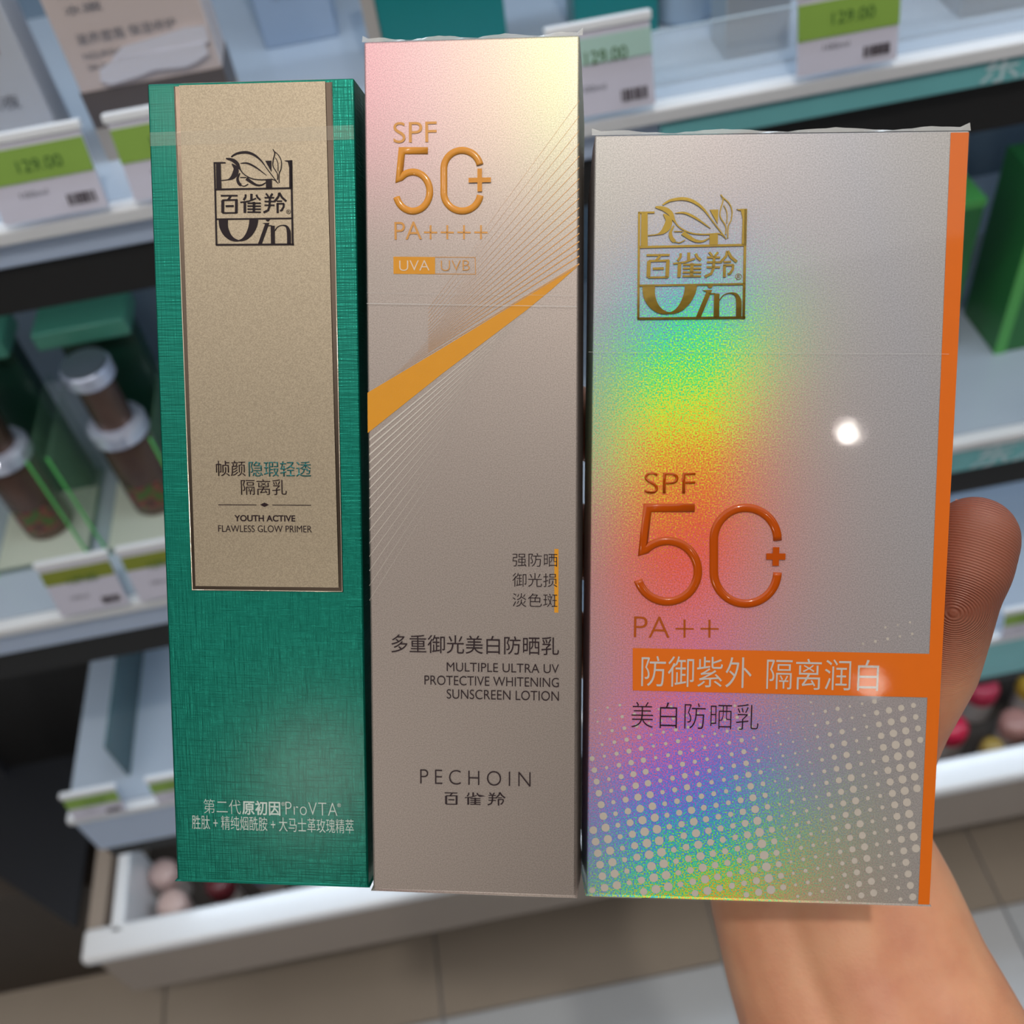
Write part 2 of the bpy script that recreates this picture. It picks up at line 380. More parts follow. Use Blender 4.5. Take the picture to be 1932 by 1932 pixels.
# ------------------------------------------------------------------ middle shelf: tester bottles in green acrylic stands
m_gacr = mat('green_acrylic', rgb(150, 200, 160), .12, alpha=.14, coat=.3)
m_gedge = mat('bright_green_acrylic_edge', rgb(100, 214, 110), .2)
m_gdark = mat('deep_green_card', rgb(28, 66, 50), .35, noise=(20, .15))
m_glid = mat('sea_green_top', rgb(84, 156, 128), .3, coat=.3)
m_cream = mat('cream_card', rgb(206, 214, 200), .4)
def stand(cx, label):
    o = empty('display_stand', (cx, .05, ZB), label, 'display stand', 'green acrylic tester stands')
    MB().box(-.040, .040, .0, .105, 0, .004).build('base', m_gacr, o)
    MB().box(-.040, -.0385, .0, .105, .004, .115).build('side', m_gacr, o)
    MB().box(.0385, .040, .0, .105, .004, .115).build('side', m_gacr, o)
    MB().box(-.0402, -.0383, -.001, .0, .0, .115).build('bright_edge', m_gedge, o)
    MB().box(.0383, .0402, -.001, .0, .0, .115).build('bright_edge', m_gedge, o)
    MB().box(-.024, .034, .082, .100, .004, .160).build('back_card', m_gdark, o)
    MB().box(-.036, .036, .070, .112, .160, .176).build('top_block', m_glid, o, bevel=.002)
    MB().box(-.038, .038, .001, .080, .004, .006).build('cream_tray', m_cream, o)
    return o
stand(-.284, 'green acrylic tester stand beside the green carton')
stand(-.378, 'green acrylic tester stand at the left edge, further left')
m_brown = mat('brown_metal_bottle', rgb(112, 88, 78), .25, metal=.6)
m_capm = mat('grey_cap_top', rgb(104, 112, 118), .35, metal=.3)
m_capr = mat('white_silver_ring', rgb(220, 226, 245), .12, metal=.5)
def bottle(cx, cy, label):
    o = empty('tester_bottle', (cx, cy, ZB+.006), label, 'bottle', 'brown pump tester bottles')
    MB().lathe([(.019, 0), (.021, .003), (.021, .076), (.019, .082)]).build('body', m_brown, o, smooth=True)
    MB().lathe([(.022, .080), (.0235, .082), (.0235, .092), (.0215, .095)]).build('collar', m_capr, o)
    MB().lathe([(.0150, .094), (.0150, .140)]).build('neck', m_brown, o)
    MB().lathe([(.0185, .138), (.0195, .140), (.0195, .150), (.0182, .1515)]).build('cap_ring', m_capr, o)
    MB().lathe([(.0178, .1512), (.0172, .1535), (.008, .1542)]).build('cap_top', m_capm, o)
    lab = MB(); n = 14; r = .0213
    pts = [(-math.pi/2 + (k/n - .5)*1.5) for k in range(n+1)]
    for a, b in zip(pts, pts[1:]):
        lab.quad((r*math.cos(a), r*math.sin(a), .012), (r*math.cos(b), r*math.sin(b), .012), (r*math.cos(b), r*math.sin(b), .036), (r*math.cos(a), r*math.sin(a), .036))
    lm = mat('flower_label', rgb(60, 96, 40), .4)
    gg = N(lm); tcc = lm.node_tree.nodes.new('ShaderNodeTexCoord'); nn = gg.noise(tcc.outputs['Object'], 90, 1)
    lm.node_tree.links.new(gg.ramp(nn.outputs['Fac'], [(.42, rgb(74, 104, 44)), (.52, rgb(150, 50, 66)), (.62, rgb(70, 60, 52))]), lm.node_tree.nodes['Principled BSDF'].inputs['Base Color'])
    lab.build('label', lm, o, recalc=False)
bottle(-.283, .098, 'brown tester bottle with white collar just left of the green carton')
bottle(-.377, .094, 'brown tester bottle with white collar cut by the left edge of the picture')
m_green = mat('fresh_green_card', rgb(96, 186, 92), .35, noise=(10, .08))
m_green2 = mat('leaf_green_card', rgb(50, 122, 62), .35, noise=(10, .1))
o, w = carton(.345, .418, .10, .05, ZB, .150, m_green2, 'green carton with a bright green lid, right of the holographic carton')
MB().box(-w/2-.0003, w/2+.0003, -.0003, .0503, .145, .1512).build('lid', m_green, o)
o, w = carton(.452, .520, .085, .06, ZB, .165, m_green2, 'tall dark green carton at the right edge of the middle shelf')
MB().box(-w/2-.0004, -w/2+.010, -.0004, .0, .0, .165).build('bright_stripe', m_green, o)
# white risers at the back of the shelves
for z, hh, nm in ((ZB, .05, 'white riser block at the right back of the middle shelf'), (ZC, .045, 'white riser block at the right back of the lower shelf')):
    o = empty('riser', (.42, .19, z), nm, 'riser', 'white risers')
    MB().box(0, .78, 0, .09, 0, hh).build('body', m_shelf, o, bevel=.002)
# lower shelf acrylic dividers
for x in (-.43, -.33):
    tag(MB().box(x, x+.003, .03, .25, ZC, ZC+.06).build('shelf_divider', mat('teal_acrylic_divider', rgb(70, 110, 116), .2, alpha=.7)),
        'dark teal acrylic divider on the lower shelf, %s' % ('nearer its left end' if x < -.4 else 'nearer the green carton'), 'divider')

# ------------------------------------------------------------------ goods in the bottom bin
zb0 = .203
items = [(-.515, .075, .018, rgb(206, 178, 172), 'pale pink capped jar at the left end of the bin, further back'),
         (-.500, .030, .019, rgb(214, 186, 178), 'pale pink capped jar at the left end of the bin, nearer the rim'),
         (-.440, .045, .017, rgb(96, 34, 40), 'dark red capped jar in the bin under the green carton'),
         (-.385, .060, .020, rgb(120, 150, 196), 'blue capped jar in the bin under the green carton'),
         (-.320, .040, .016, rgb(196, 150, 120), 'tan capped jar in the bin under the green carton'),
         (.600, .110, .021, rgb(196, 58, 84), 'red capped jar in the bin right of the thumb'),
         (.618, .050, .020, rgb(176, 130, 122), 'dusty pink capped jar in the bin right of the thumb'),
         (.536, .062, .020, rgb(204, 40, 74), 'crimson capped jar in the bin beside the thumb base'),
         (.572, .022, .014, rgb(168, 140, 70), 'gold capped jar in the bin near the white rim at the right'),
         (.665, .100, .018, rgb(206, 168, 60), 'yellow capped jar in the bin at the right edge')]
for k, (x, y, r, c, lb) in enumerate(items):
    o = empty('jar', (x, y, zb0), lb, 'jar', 'capped jars in the bottom bin')
    MB().lathe([(r*.92, 0), (r, .004), (r, .040), (r*.9, .044)]).build('body', mat('jar_glass_%s' % 'abcdefghij'[k], rgb(196, 186, 180), .2, coat=.3), o, smooth=False)
    MB().lathe([(r*1.02, .044), (r*1.05, .047), (r*1.05, .064), (r*.9, .071), (r*.5, .074)]).build('lid', mat('jar_lid_%s' % 'abcdefghij'[k], c, .3), o, smooth=True)
# ================================================================== THE THREE CARTONS
BOX = {
 'green': dict(o=(-.08243, -.44897, 1.31310), w=.04169, h=.16511, d=.034),
 'gold':  dict(o=(0, 0, 0), w=.04198, h=.17067, d=.034),
 'holo':  dict(o=(0, 0, 0), w=.07046, h=.15408, d=.030)}
CORN = {  # measured front corners in camera axes (left/right/top/bottom, metres)
 'green': ((-.35555556, .41757106, -1.), (-.15158528, .41660518, -.98428696), (-.3532366, -.38844847, -1.08150762), .2038),
 'gold': ((-.14418605, .45839793, -1.), (.06501507, .4571372, -.98284499), (-.14421316, -.39245796, -1.06508576), .2000),
 'holo': ((.07596899, .36692506, -1.), (.43154554, .36375292, -.97894562), (.07935895, -.40692566, -1.08907491), .1978)}
for k, (tl, tr, bl, s) in CORN.items():
    TL, TR, BL = [CAM + M @ (Vector(p) * s) for p in (tl, tr, bl)]
    X = (TR - TL).normalized(); Y = (TL - BL).normalized(); Z = X.cross(Y).normalized(); Y = Z.cross(X).normalized()
    B = BOX[k]; B['R'] = Matrix((X, Y, Z)).transposed(); B['o'] = BL; B['X'], B['Y'], B['Z'] = X, Y, Z
class Face:
    """front face of a carton: pixels of the photograph -> millimetre-true u, v on that face"""
    def __init__(s, k):
        B = BOX[k]; s.o, s.R, s.n = B['o'], B['R'], B['Z']
    def uv(s, u, v):
        r = ray(u, v); t = (s.o - CAM).dot(s.n) / r.dot(s.n); p = CAM + r * t
        q = s.R.transposed() @ (p - s.o); return q.x, q.y

def foil_material(name, base, rough, face, kind, grain=2600, metal=.5, coat=0.0):
    """brushed / holographic foil.  The rainbow is computed like a diffraction grating: from the real
    directions towards the viewer and towards the ceiling downlight at every point of the surface."""
    m = mat(name, base, rough, metal=metal, coat=coat, coat_rough=.04)
    nt = m.node_tree; b = nt.nodes['Principled BSDF']; g = N(m)
    tc = nt.nodes.new('ShaderNodeTexCoord'); geo = nt.nodes.new('ShaderNodeNewGeometry')
    gr = g.noise(tc.outputs['Object'], grain, 1.0)
    gm = nt.nodes.new('ShaderNodeMapRange'); gm.inputs['From Min'].default_value = .3; gm.inputs['From Max'].default_value = .7
    gm.inputs['To Min'].default_value = .83; gm.inputs['To Max'].default_value = 1.17
    nt.links.new(gr.outputs['Fac'], gm.inputs['Value'])
    col = base
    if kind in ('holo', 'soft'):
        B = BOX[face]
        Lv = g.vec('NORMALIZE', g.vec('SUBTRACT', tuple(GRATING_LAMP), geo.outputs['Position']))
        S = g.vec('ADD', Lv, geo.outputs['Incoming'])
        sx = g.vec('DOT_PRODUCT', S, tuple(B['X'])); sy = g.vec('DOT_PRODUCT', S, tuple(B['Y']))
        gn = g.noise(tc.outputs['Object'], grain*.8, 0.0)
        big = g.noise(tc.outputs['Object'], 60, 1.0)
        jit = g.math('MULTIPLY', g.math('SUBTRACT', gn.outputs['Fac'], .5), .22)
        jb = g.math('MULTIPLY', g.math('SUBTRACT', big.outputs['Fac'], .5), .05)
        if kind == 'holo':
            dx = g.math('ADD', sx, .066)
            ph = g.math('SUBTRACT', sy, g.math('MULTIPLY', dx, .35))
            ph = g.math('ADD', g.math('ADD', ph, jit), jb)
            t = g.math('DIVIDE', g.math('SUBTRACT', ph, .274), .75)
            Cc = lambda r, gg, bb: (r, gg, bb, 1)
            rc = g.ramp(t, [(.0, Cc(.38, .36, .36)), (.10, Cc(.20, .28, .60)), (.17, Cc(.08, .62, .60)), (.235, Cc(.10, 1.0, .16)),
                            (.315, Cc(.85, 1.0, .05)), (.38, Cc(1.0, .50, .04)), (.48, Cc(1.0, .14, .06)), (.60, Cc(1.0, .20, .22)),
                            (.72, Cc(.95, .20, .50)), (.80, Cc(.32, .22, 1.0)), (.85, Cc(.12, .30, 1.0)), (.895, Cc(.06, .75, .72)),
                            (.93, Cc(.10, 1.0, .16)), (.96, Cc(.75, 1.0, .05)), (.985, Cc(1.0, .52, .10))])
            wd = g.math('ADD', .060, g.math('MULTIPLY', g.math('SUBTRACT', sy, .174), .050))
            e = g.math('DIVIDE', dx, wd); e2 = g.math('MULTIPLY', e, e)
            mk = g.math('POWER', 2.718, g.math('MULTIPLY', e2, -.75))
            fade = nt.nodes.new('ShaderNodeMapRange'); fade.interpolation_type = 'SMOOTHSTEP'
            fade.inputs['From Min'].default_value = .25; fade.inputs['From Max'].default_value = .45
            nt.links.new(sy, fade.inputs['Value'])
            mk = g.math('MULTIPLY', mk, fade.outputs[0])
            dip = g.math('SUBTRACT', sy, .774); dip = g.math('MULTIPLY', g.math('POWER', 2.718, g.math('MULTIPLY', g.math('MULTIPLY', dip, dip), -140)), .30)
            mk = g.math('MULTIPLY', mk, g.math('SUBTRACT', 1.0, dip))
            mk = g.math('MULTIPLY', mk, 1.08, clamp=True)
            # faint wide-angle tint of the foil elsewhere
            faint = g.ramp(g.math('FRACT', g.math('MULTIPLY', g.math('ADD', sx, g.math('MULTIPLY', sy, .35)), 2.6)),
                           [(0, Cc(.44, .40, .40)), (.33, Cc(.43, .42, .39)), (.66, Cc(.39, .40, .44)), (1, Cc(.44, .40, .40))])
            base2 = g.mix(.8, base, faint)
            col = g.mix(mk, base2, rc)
        else:
            t = g.math('ADD', g.math('DIVIDE', g.math('SUBTRACT', .32, sx), .24), jit)
            rc = g.ramp(t, [(0, (.68, .36, .41, 1)), (.3, (.63, .42, .42, 1)), (.62, (.60, .48, .38, 1)), (.85, (.54, .55, .34, 1)), (1.0, (.52, .50, .40, 1))])
            fade = nt.nodes.new('ShaderNodeMapRange'); fade.interpolation_type = 'SMOOTHSTEP'
            fade.inputs['From Min'].default_value = .30; fade.inputs['From Max'].default_value = .08
            nt.links.new(sy, fade.inputs['Value'])
            col = g.mix(g.math('MULTIPLY', fade.outputs[0], .85), base, rc)
    nt.links.new(g.mix(1.0, col, gm.outputs[0], 'MULTIPLY'), b.inputs['Base Color'])
    bp = nt.nodes.new('ShaderNodeBump'); bp.inputs['Strength'].default_value = .10; bp.inputs['Distance'].default_value = .00008
    nt.links.new(gr.outputs['Fac'], bp.inputs['Height']); nt.links.new(bp.outputs[0], b.inputs['Normal'])
    return m

def film_material(rough, amt):
    m = bpy.data.materials.new('shrink_film'); m.use_nodes = True; nt = m.node_tree
    for n in list(nt.nodes): nt.nodes.remove(n)
    g = N(m)
    out = nt.nodes.new('ShaderNodeOutputMaterial'); tr = nt.nodes.new('ShaderNodeBsdfTransparent'); gl = nt.nodes.new('ShaderNodeBsdfGlossy')
    gl.inputs['Roughness'].default_value = rough; mx = nt.nodes.new('ShaderNodeMixShader'); mx.inputs[0].default_value = amt
    tc = nt.nodes.new('ShaderNodeTexCoord'); n = g.noise(tc.outputs['Object'], 240, 2)
    bp = nt.nodes.new('ShaderNodeBump'); bp.inputs['Strength'].default_value = .03; bp.inputs['Distance'].default_value = .0002
    nt.links.new(n.outputs['Fac'], bp.inputs['Height']); nt.links.new(bp.outputs[0], gl.inputs['Normal'])
    nt.links.new(tr.outputs[0], mx.inputs[1]); nt.links.new(gl.outputs[0], mx.inputs[2]); nt.links.new(mx.outputs[0], out.inputs[0])
    return m
m_film = film_material(.035, .022); m_film_soft = film_material(.35, .015)
m_fold = mat('film_fold', rgb(214, 216, 214), .2, alpha=.55, coat=.5)

ROOT = {}
def carton_mesh(w, h, d, e, bl, br):
    """carton walls that bulge a little at mid depth; e grows it evenly (film)"""
    mb = MB(); rings = []
    q = e*.3
    for y, k in ((-q, .75), (h*.02, 1), (h*.5, 1.1), (h*.94, 1), (h+q, .25)):
        cs = ((-q, e), (w+q, e), (w+q+br*k, -d*.35), (w+q+br*k, -d*.65), (w+q, -d-q), (-q, -d-q), (-q-bl*k, -d*.65), (-q-bl*k, -d*.35))
        rings.append([mb.bm.verts.new((x, y, z)) for x, z in cs])
    for a, b_ in zip(rings, rings[1:]):
        for i in range(8): mb.bm.faces.new((a[i], a[(i+1) % 8], b_[(i+1) % 8], b_[i]))
    mb.bm.faces.new(rings[0]); mb.bm.faces.new(rings[-1])
    bmesh.ops.dissolve_limit(mb.bm, angle_limit=.004, verts=mb.bm.verts, edges=mb.bm.edges)
    return mb
def root(k, name, label):
    B = BOX[k]
    o = bpy.data.objects.new(name, None); COL.objects.link(o); o.empty_display_size = .01
    o.matrix_world = Matrix.Translation(B['o']) @ B['R'].to_4x4()
    tag(o, label, 'carton', 'cartons held in the hand'); ROOT[k] = o
    return o
E1, E2 = .00008, .00016      # print layer heights above the board

class Print:
    def __init__(s, k): s.f = Face(k); s.p = ROOT[k]
    def rect(s, x0, y0, x1, y1):
        xc, yc = (x0+x1)/2, (y0+y1)/2
        a, _ = s.f.uv(x0, yc); b, _ = s.f.uv(x1, yc); _, c = s.f.uv(xc, y1); _, d = s.f.uv(xc, y0)
        return a, b, c, d
    def text(s, txt, px, m, off=0.0, name='lettering', z=E2, thick=0.0, space=1.0, shear=0.0, hold=True):
        me = text_mesh(txt, off, shear, space)
        a, b, c, d = s.rect(*px)
        xs = [v.co.x for v in me.vertices]; ys = [v.co.y for v in me.vertices]
        mx, Mx, my, My = min(xs), max(xs), min(ys), max(ys)
        for v in me.vertices:
            v.co.x = a + (v.co.x - mx) / (Mx - mx) * (b - a); v.co.y = c + (v.co.y - my) / (My - my) * (d - c); v.co.z = z
        if thick:
            bm = bmesh.new(); bm.from_mesh(me)
            bmesh.ops.remove_doubles(bm, verts=bm.verts, dist=1e-8)
            r = bmesh.ops.extrude_face_region(bm, geom=bm.faces[:])
            for v in r['geom']:
                if isinstance(v, bmesh.types.BMVert): v.co.z += thick
            bmesh.ops.recalc_face_normals(bm, faces=bm.faces)
            bm.to_mesh(me); bm.free()
        me.materials.append(m)
        o = bpy.data.objects.new(name, me); COL.objects.link(o); o.parent = s.p
        return o
    def polys(s, name, plist, m, z=E1, thick=0.0, px=True, kind=None):
        mb = MB()
        for pts in plist:
            q = [s.f.uv(*p) for p in pts] if px else pts
            mb.prism(q, z, z + thick)
        o = mb.build(name, m, s.p, recalc=thick > 0)
        if kind: o['kind'] = kind
        return o

def stroke_poly(pts, w0, w1=None, n=None):
    """polyline -> outline polygon with tapering width"""
    w1 = w0 if w1 is None else w1
    L, R = [], []
    N_ = len(pts)
    for i, p in enumerate(pts):
        a = pts[max(0, i-1)]; b = pts[min(N_-1, i+1)]
        dx, dy = b[0]-a[0], b[1]-a[1]; l = math.hypot(dx, dy) or 1
        t = i / (N_-1); w = (w0 + (w1-w0)*t) / 2 if not callable(w0) else w0(t) / 2
        nx, ny = -dy/l*w, dx/l*w
        L.append((p[0]+nx, p[1]+ny)); R.append((p[0]-nx, p[1]-ny))
    return L, R
def ribbon(mb, pts, width, z, f, prof=None):
    """sweep a domed profile along a polyline (already in metres)"""
    prof = prof or [(-1, 0), (-.86, .62), (-.45, .95), (0, 1), (.45, .95), (.86, .62), (1, 0)]
    rows = []
    n = len(pts)
    for i, p in enumerate(pts):
        a = Vector(pts[max(0, i-1)]); b = Vector(pts[min(n-1, i+1)]); q = Vector(p)
        if 0 < i < n-1:
            d1 = (q-a).normalized(); d2 = (b-q).normalized(); t = (d1+d2).normalized()
            nn = Vector((-t.y, t.x)); sc = 1 / max(.45, nn.dot(Vector((-d1.y, d1.x))))
        else:
            t = (b-a).normalized(); nn = Vector((-t.y, t.x)); sc = 1
        rows.append([mb.bm.verts.new((q.x + nn.x*u*width/2*sc, q.y + nn.y*u*width/2*sc, z + h*f)) for u, h in prof])
    for r0, r1 in zip(rows, rows[1:]):
        for j in range(len(prof)-1): mb.bm.faces.new((r0[j], r0[j+1], r1[j+1], r1[j]))
    mb.bm.faces.new(rows[0]); mb.bm.faces.new(list(reversed(rows[-1])))
def smooth_path(pts, n=8):
    out = []
    for i in range(len(pts)-1):
        p0 = pts[max(0, i-1)]; p1 = pts[i]; p2 = pts[i+1]; p3 = pts[min(len(pts)-1, i+2)]
        for k in range(n):
            t = k/n
            out.append(tuple(.5*((2*p1[j]) + (-p0[j]+p2[j])*t + (2*p0[j]-5*p1[j]+4*p2[j]-p3[j])*t*t + (-p0[j]+3*p1[j]-3*p2[j]+p3[j])*t**3) for j in (0, 1)))
    out.append(tuple(pts[-1])); return out

def arc(cx, cy, rx, ry, a0, a1, n=24):
    return [(cx + rx*math.cos(math.radians(a0+(a1-a0)*k/n)), cy - ry*math.sin(math.radians(a0+(a1-a0)*k/n))) for k in range(n+1)]
def fifty(pr, m, box5, box0, plus, stroke, plus_w, gap):
    """big raised 5, broken 0 and the plus in its gap; boxes are outer ink boxes in pixels"""
    f = pr.f
    k = stroke / 90.0
    # 5, drawn in its own 695 x 1035 frame
    def m5(p):
        x0, y0, x1, y1 = box5; s = stroke/2
        # centreline frame runs from 35..650 x 45..990
        return (x0 + s + (p[0]-35)/(650-35)*(x1-x0-2*s), y0 + s + (p[1]-43)/(995-43)*(y1-y0-2*s))
    path = [(615, 43), (135, 43), (87, 475)]
    arc5 = [(p[0], p[1]) for p in arc(337, 687, 312, 308, 134, -163.5, 44)]
    path = [m5(p) for p in path] + [m5(p) for p in arc5]
    def W(px): a = f.uv(px[0], px[1]); return a
    def wm(px, w): a = f.uv(px[0]-w/2, px[1]); b = f.uv(px[0]+w/2, px[1]); return b[0]-a[0]
    mb = MB(); dense = []
    for a, b in zip(path[:3], path[1:4]):
        dense += [(a[0]+(b[0]-a[0])*t/4, a[1]+(b[1]-a[1])*t/4) for t in range(4)]
    dense = path[:2] + path[2:]
    wd = wm(((box5[0]+box5[2])/2, (box5[1]+box5[3])/2), stroke)
    ribbon(mb, [W(p) for p in dense], wd, E1, .00035)
    mb.build('numeral', m, pr.p, smooth=True)
    x0, y0, x1, y1 = box0; s = stroke/2; rx = (x1-x0)/2 - s; cx = (x0+x1)/2; r = rx
    up = [(x1-s, gap[0])] + arc(cx, y0+s+r, rx, r, 8, 180, 30) if gap[0] > y0+s+r*.8 else arc(cx, y0+s+r, rx, r, math.degrees(math.asin(min(1, max(0, (y0+s+r-gap[0])/r)))), 180, 30)
    a1 = -math.degrees(math.asin(min(1, max(0, (gap[1]-(y1-s-r))/r))))
    dn = arc(cx, y1-s-r, rx, r, 180, 360 + min(-1, a1), 30)
    mb = MB(); ribbon(mb, [W(p) for p in up + dn], wd, E1, .00035); mb.build('numeral', m, pr.p, smooth=True)
    px_, py_, hl = plus; mb = MB()
    c0 = W((px_, py_)); hw = wm((px_, py_), plus_w)/2; hL = wm((px_, py_), 2*hl)/2
    mb.prism([(c0[0]+a*1.0, c0[1]+b_) for a, b_ in ((-hw, hw), (-hw, hL), (hw, hL), (hw, hw), (hL, hw), (hL, -hw), (hw, -hw), (hw, -hL), (-hw, -hL), (-hw, -hw), (-hL, -hw), (-hL, hw))], E1, .0004)
    mb.build('plus_sign', m, pr.p, bevel=.00008)

# ---- the leaf-and-letters emblem, traced once in its own 1756 x 1932 frame
def emblem_shapes():
    P = []
    def band(pts, w0, w1=None, n=8, smooth=True):
        q = smooth_path(pts, n) if smooth else pts
        L, R = stroke_poly(q, w0, w1); 
        for i in range(len(L)-1): P.append([L[i], L[i+1], R[i+1], R[i]])
    def rect(x0, y0, x1, y1): P.append([(x0, y0), (x1, y0), (x1, y1), (x0, y1)])
    # outer frame and the two middle lines (slightly leaning as in the picture)
    band([(228, 415), (262, 1785)], 26, smooth=False); band([(1497, 385), (1533, 1780)], 30, smooth=False)
    band([(245, 860), (1520, 835)], 28, smooth=False); band([(255, 1352), (1530, 1332)], 24, smooth=False)
    band([(252, 1778), (1553, 1762)], 30, smooth=False)
    # top row: P stem and bar, bowl, e, c, h stem, right stem
    band([(215, 422), (412, 420)], 22, smooth=False)
    P.append([(255, 430), (330, 430), (345, 850), (262, 850)])
    band([(520, 440), (585, 520), (560, 620), (480, 690), (345, 712)], lambda t: 12 + 78*max(0, math.sin(math.pi*min(1, t*1.25)))*(t < .8))
    band([(650, 590), (612, 680), (640, 765), (715, 805), (790, 770)], lambda t: 12 + 36*math.sin(math.pi*t)*(t < .6))
    band([(655, 662), (760, 662)], 12, smooth=False)
    band([(760, 680), (850, 745), (930, 785), (1010, 785), (1080, 745)], lambda t: 48*(1-t) + 10)
    P.append([(1080, 700), (1180, 700), (1185, 845), (1085, 845)])
    P.append([(1070, 390), (1172, 388), (1172, 570)])
    P.append([(1385, 385), (1515, 380), (1515, 402), (1420, 402)])
    P.append([(1440, 400), (1515, 400), (1525, 840), (1470, 840), (1465, 500)])
    # big leaf
    band([(505, 325), (600, 270), (750, 250), (880, 290), (1000, 385), (1100, 520), (1200, 650), (1270, 745)], lambda t: 10 + 26*math.sin(math.pi*min(1, t*1.5))*(t < .66) + 4)
    band([(420, 352), (520, 375), (600, 430), (650, 520), (720, 610), (850, 680), (1000, 700), (1180, 690)], lambda t: 8 + 46*math.sin(math.pi*min(1, t*2.1))*(t < .48) + 8)
    band([(660, 430), (780, 430), (920, 500), (1090, 625)], lambda t: 6 + 22*math.sin(math.pi*t))
    band([(1180, 690), (1225, 705), (1285, 760)], 14, 10)
    # small leaf
    band([(1195, 200), (1225, 265), (1200, 380), (1200, 480), (1270, 600), (1272, 700)], 14)
    band([(1205, 225), (1290, 300), (1335, 400), (1330, 520), (1300, 600), (1300, 750)], 13)
    band([(1235, 335), (1275, 420), (1282, 560)], 10)
    # bottom row: the big U, i, n
    band([(375, 1355), (385, 1480), (440, 1600), (530, 1680), (640, 1705), (740, 1665), (820, 1570), (870, 1450), (885, 1350)], lambda t: 132*abs(math.cos(math.pi*t))**1.1*(.95 if t > .5 else 1) + 20)
    P.append([(1085, 1355), (1150, 1350), (1135, 1378), (1112, 1386), (1090, 1375)])
    P.append([(1025, 1412), (1140, 1408), (1015, 1765), (955, 1765), (1072, 1432)])
    band([(1100, 1455), (1180, 1455)], 16, smooth=False)
    P.append([(1165, 1455), (1230, 1455), (1238, 1765), (1172, 1765)])
    band([(1235, 1540), (1275, 1480), (1345, 1448), (1425, 1465), (1462, 1540), (1470, 1640), (1472, 1765)], lambda t: 12 + 52*min(1, max(0, (t-.35)*3)))
    return P
def name_glyphs():
    """the three characters of the brand line, as thick rounded strokes in the emblem frame"""
    P = []
    def s(pts, w=30, w1=None):
        L, R = stroke_poly(pts, w, w1)
        for i in range(len(L)-1): P.append([L[i], L[i+1], R[i+1], R[i]])
    # 百
    s([(335, 963), (612, 960)], 26); s([(500, 968), (450, 1035)], 30)
    s([(366, 1040), (366, 1245)], 46); s([(594, 1030), (592, 1248)], 44); s([(360, 1038), (610, 1030)], 26)
    s([(415, 1135), (548, 1132)], 30); s([(362, 1248), (600, 1245)], 24)
    # 雀
    s([(745, 940), (745, 985), (712, 1035)], 30); s([(842, 930), (842, 1032)], 36); s([(925, 945), (945, 990), (990, 1030)], 32)
    s([(660, 1072), (800, 1052), (920, 1005)], 22); s([(735, 1060), (735, 1245)], 42)
    s([(885, 1065), (885, 1240)], 40)
    for y in (1085, 1133, 1183, 1232): s([(778, y), (1000, y)], 24)
    # 羚
    s([(1085, 925), (1125, 975)], 28); s([(1190, 925), (1158, 975)], 28)
    for y, x1 in ((993, 1220), (1055, 1240), (1118, 1225)): s([(1062, y), (x1, y)], 24)
    s([(1148, 975), (1145, 1130), (1120, 1200), (1045, 1238)], 34)
    s([(1302, 912), (1290, 975), (1225, 1055)], 32); s([(1305, 912), (1350, 990), (1420, 1050)], 34)
    s([(1262, 1050), (1352, 1048)], 22); s([(1262, 1092), (1385, 1090)], 26); s([(1275, 1090), (1280, 1245)], 34)
    s([(1378, 1090), (1378, 1140), (1345, 1200), (1318, 1205)], 30)
    return P
EMB_C = ((228, 400), (1510, 385), (255, 1785))       # emblem frame corners: TL, TR, BL
def place_emblem(pr, tl, tr, bl, m, thick, with_frame=True, name='emblem'):
    a, b, c = [Vector(pr.f.uv(*p)) for p in (tl, tr, bl)]
    A, B_, C_ = [Vector(p) for p in EMB_C]
    U = B_-A; V = C_-A; det = U.x*V.y - U.y*V.x
    def mp(p):
        d = Vector(p)-A; s = (d.x*V.y - d.y*V.x)/det; t = (U.x*d.y - U.y*d.x)/det
        q = a + (b-a)*s + (c-a)*t; return (q.x, q.y)
    if with_frame:
        pr.polys(name, [[mp(p) for p in q] for q in emblem_shapes()], m, z=E1, thick=thick, px=False)
    pr.polys('brand_characters', [[mp(p) for p in q] for q in name_glyphs()], m, z=E1, thick=thick, px=False)
    return mp
def place_glyph_line(pr, px, m, spread=1.0):
    """only the three characters, fitted in a pixel box"""
    a, b, c, d = pr.rect(*px)
    G = name_glyphs(); x0, x1, y0, y1 = 335, 1430, 912, 1260
    def mp(p):
        x = p[0]
        if x > 640: x += 110
        if x > 1000+110: x += 110
        return (a + (x-x0)/(x1+220-x0)*(b-a), d + (p[1]-y0)/(y1-y0)*(c-d))
    pr.polys('brand_characters', [[mp(p) for p in q] for q in G], m, z=E1, px=False)

# ------------------------------------------------------------------ 1. green carton
k = 'green'; B = BOX[k]; w, h, d = B['w'], B['h'], B['d']
r1 = root(k, 'skincare_carton', 'emerald green textured carton with silver grey front panel, left of the three held')
mg = mat('emerald_linen_foil', rgb(3, 122, 104), .32, metal=.72, coat=.14, coat_rough=.16)
nt = mg.node_tree; g = N(mg); tc = nt.nodes.new('ShaderNodeTexCoord'); b = nt.nodes['Principled BSDF']
def threads(sx_, sy_):
    mp = nt.nodes.new('ShaderNodeMapping'); mp.inputs['Scale'].default_value = (sx_, sy_, 300)
    nt.links.new(tc.outputs['Object'], mp.inputs['Vector']); n = g.noise(mp.outputs[0], 1.0, 2.0); return n.outputs['Fac']
hgt = g.math('ADD', threads(110, 2600), threads(2600, 110))
bp = nt.nodes.new('ShaderNodeBump'); bp.inputs['Strength'].default_value = .5; bp.inputs['Distance'].default_value = .0002
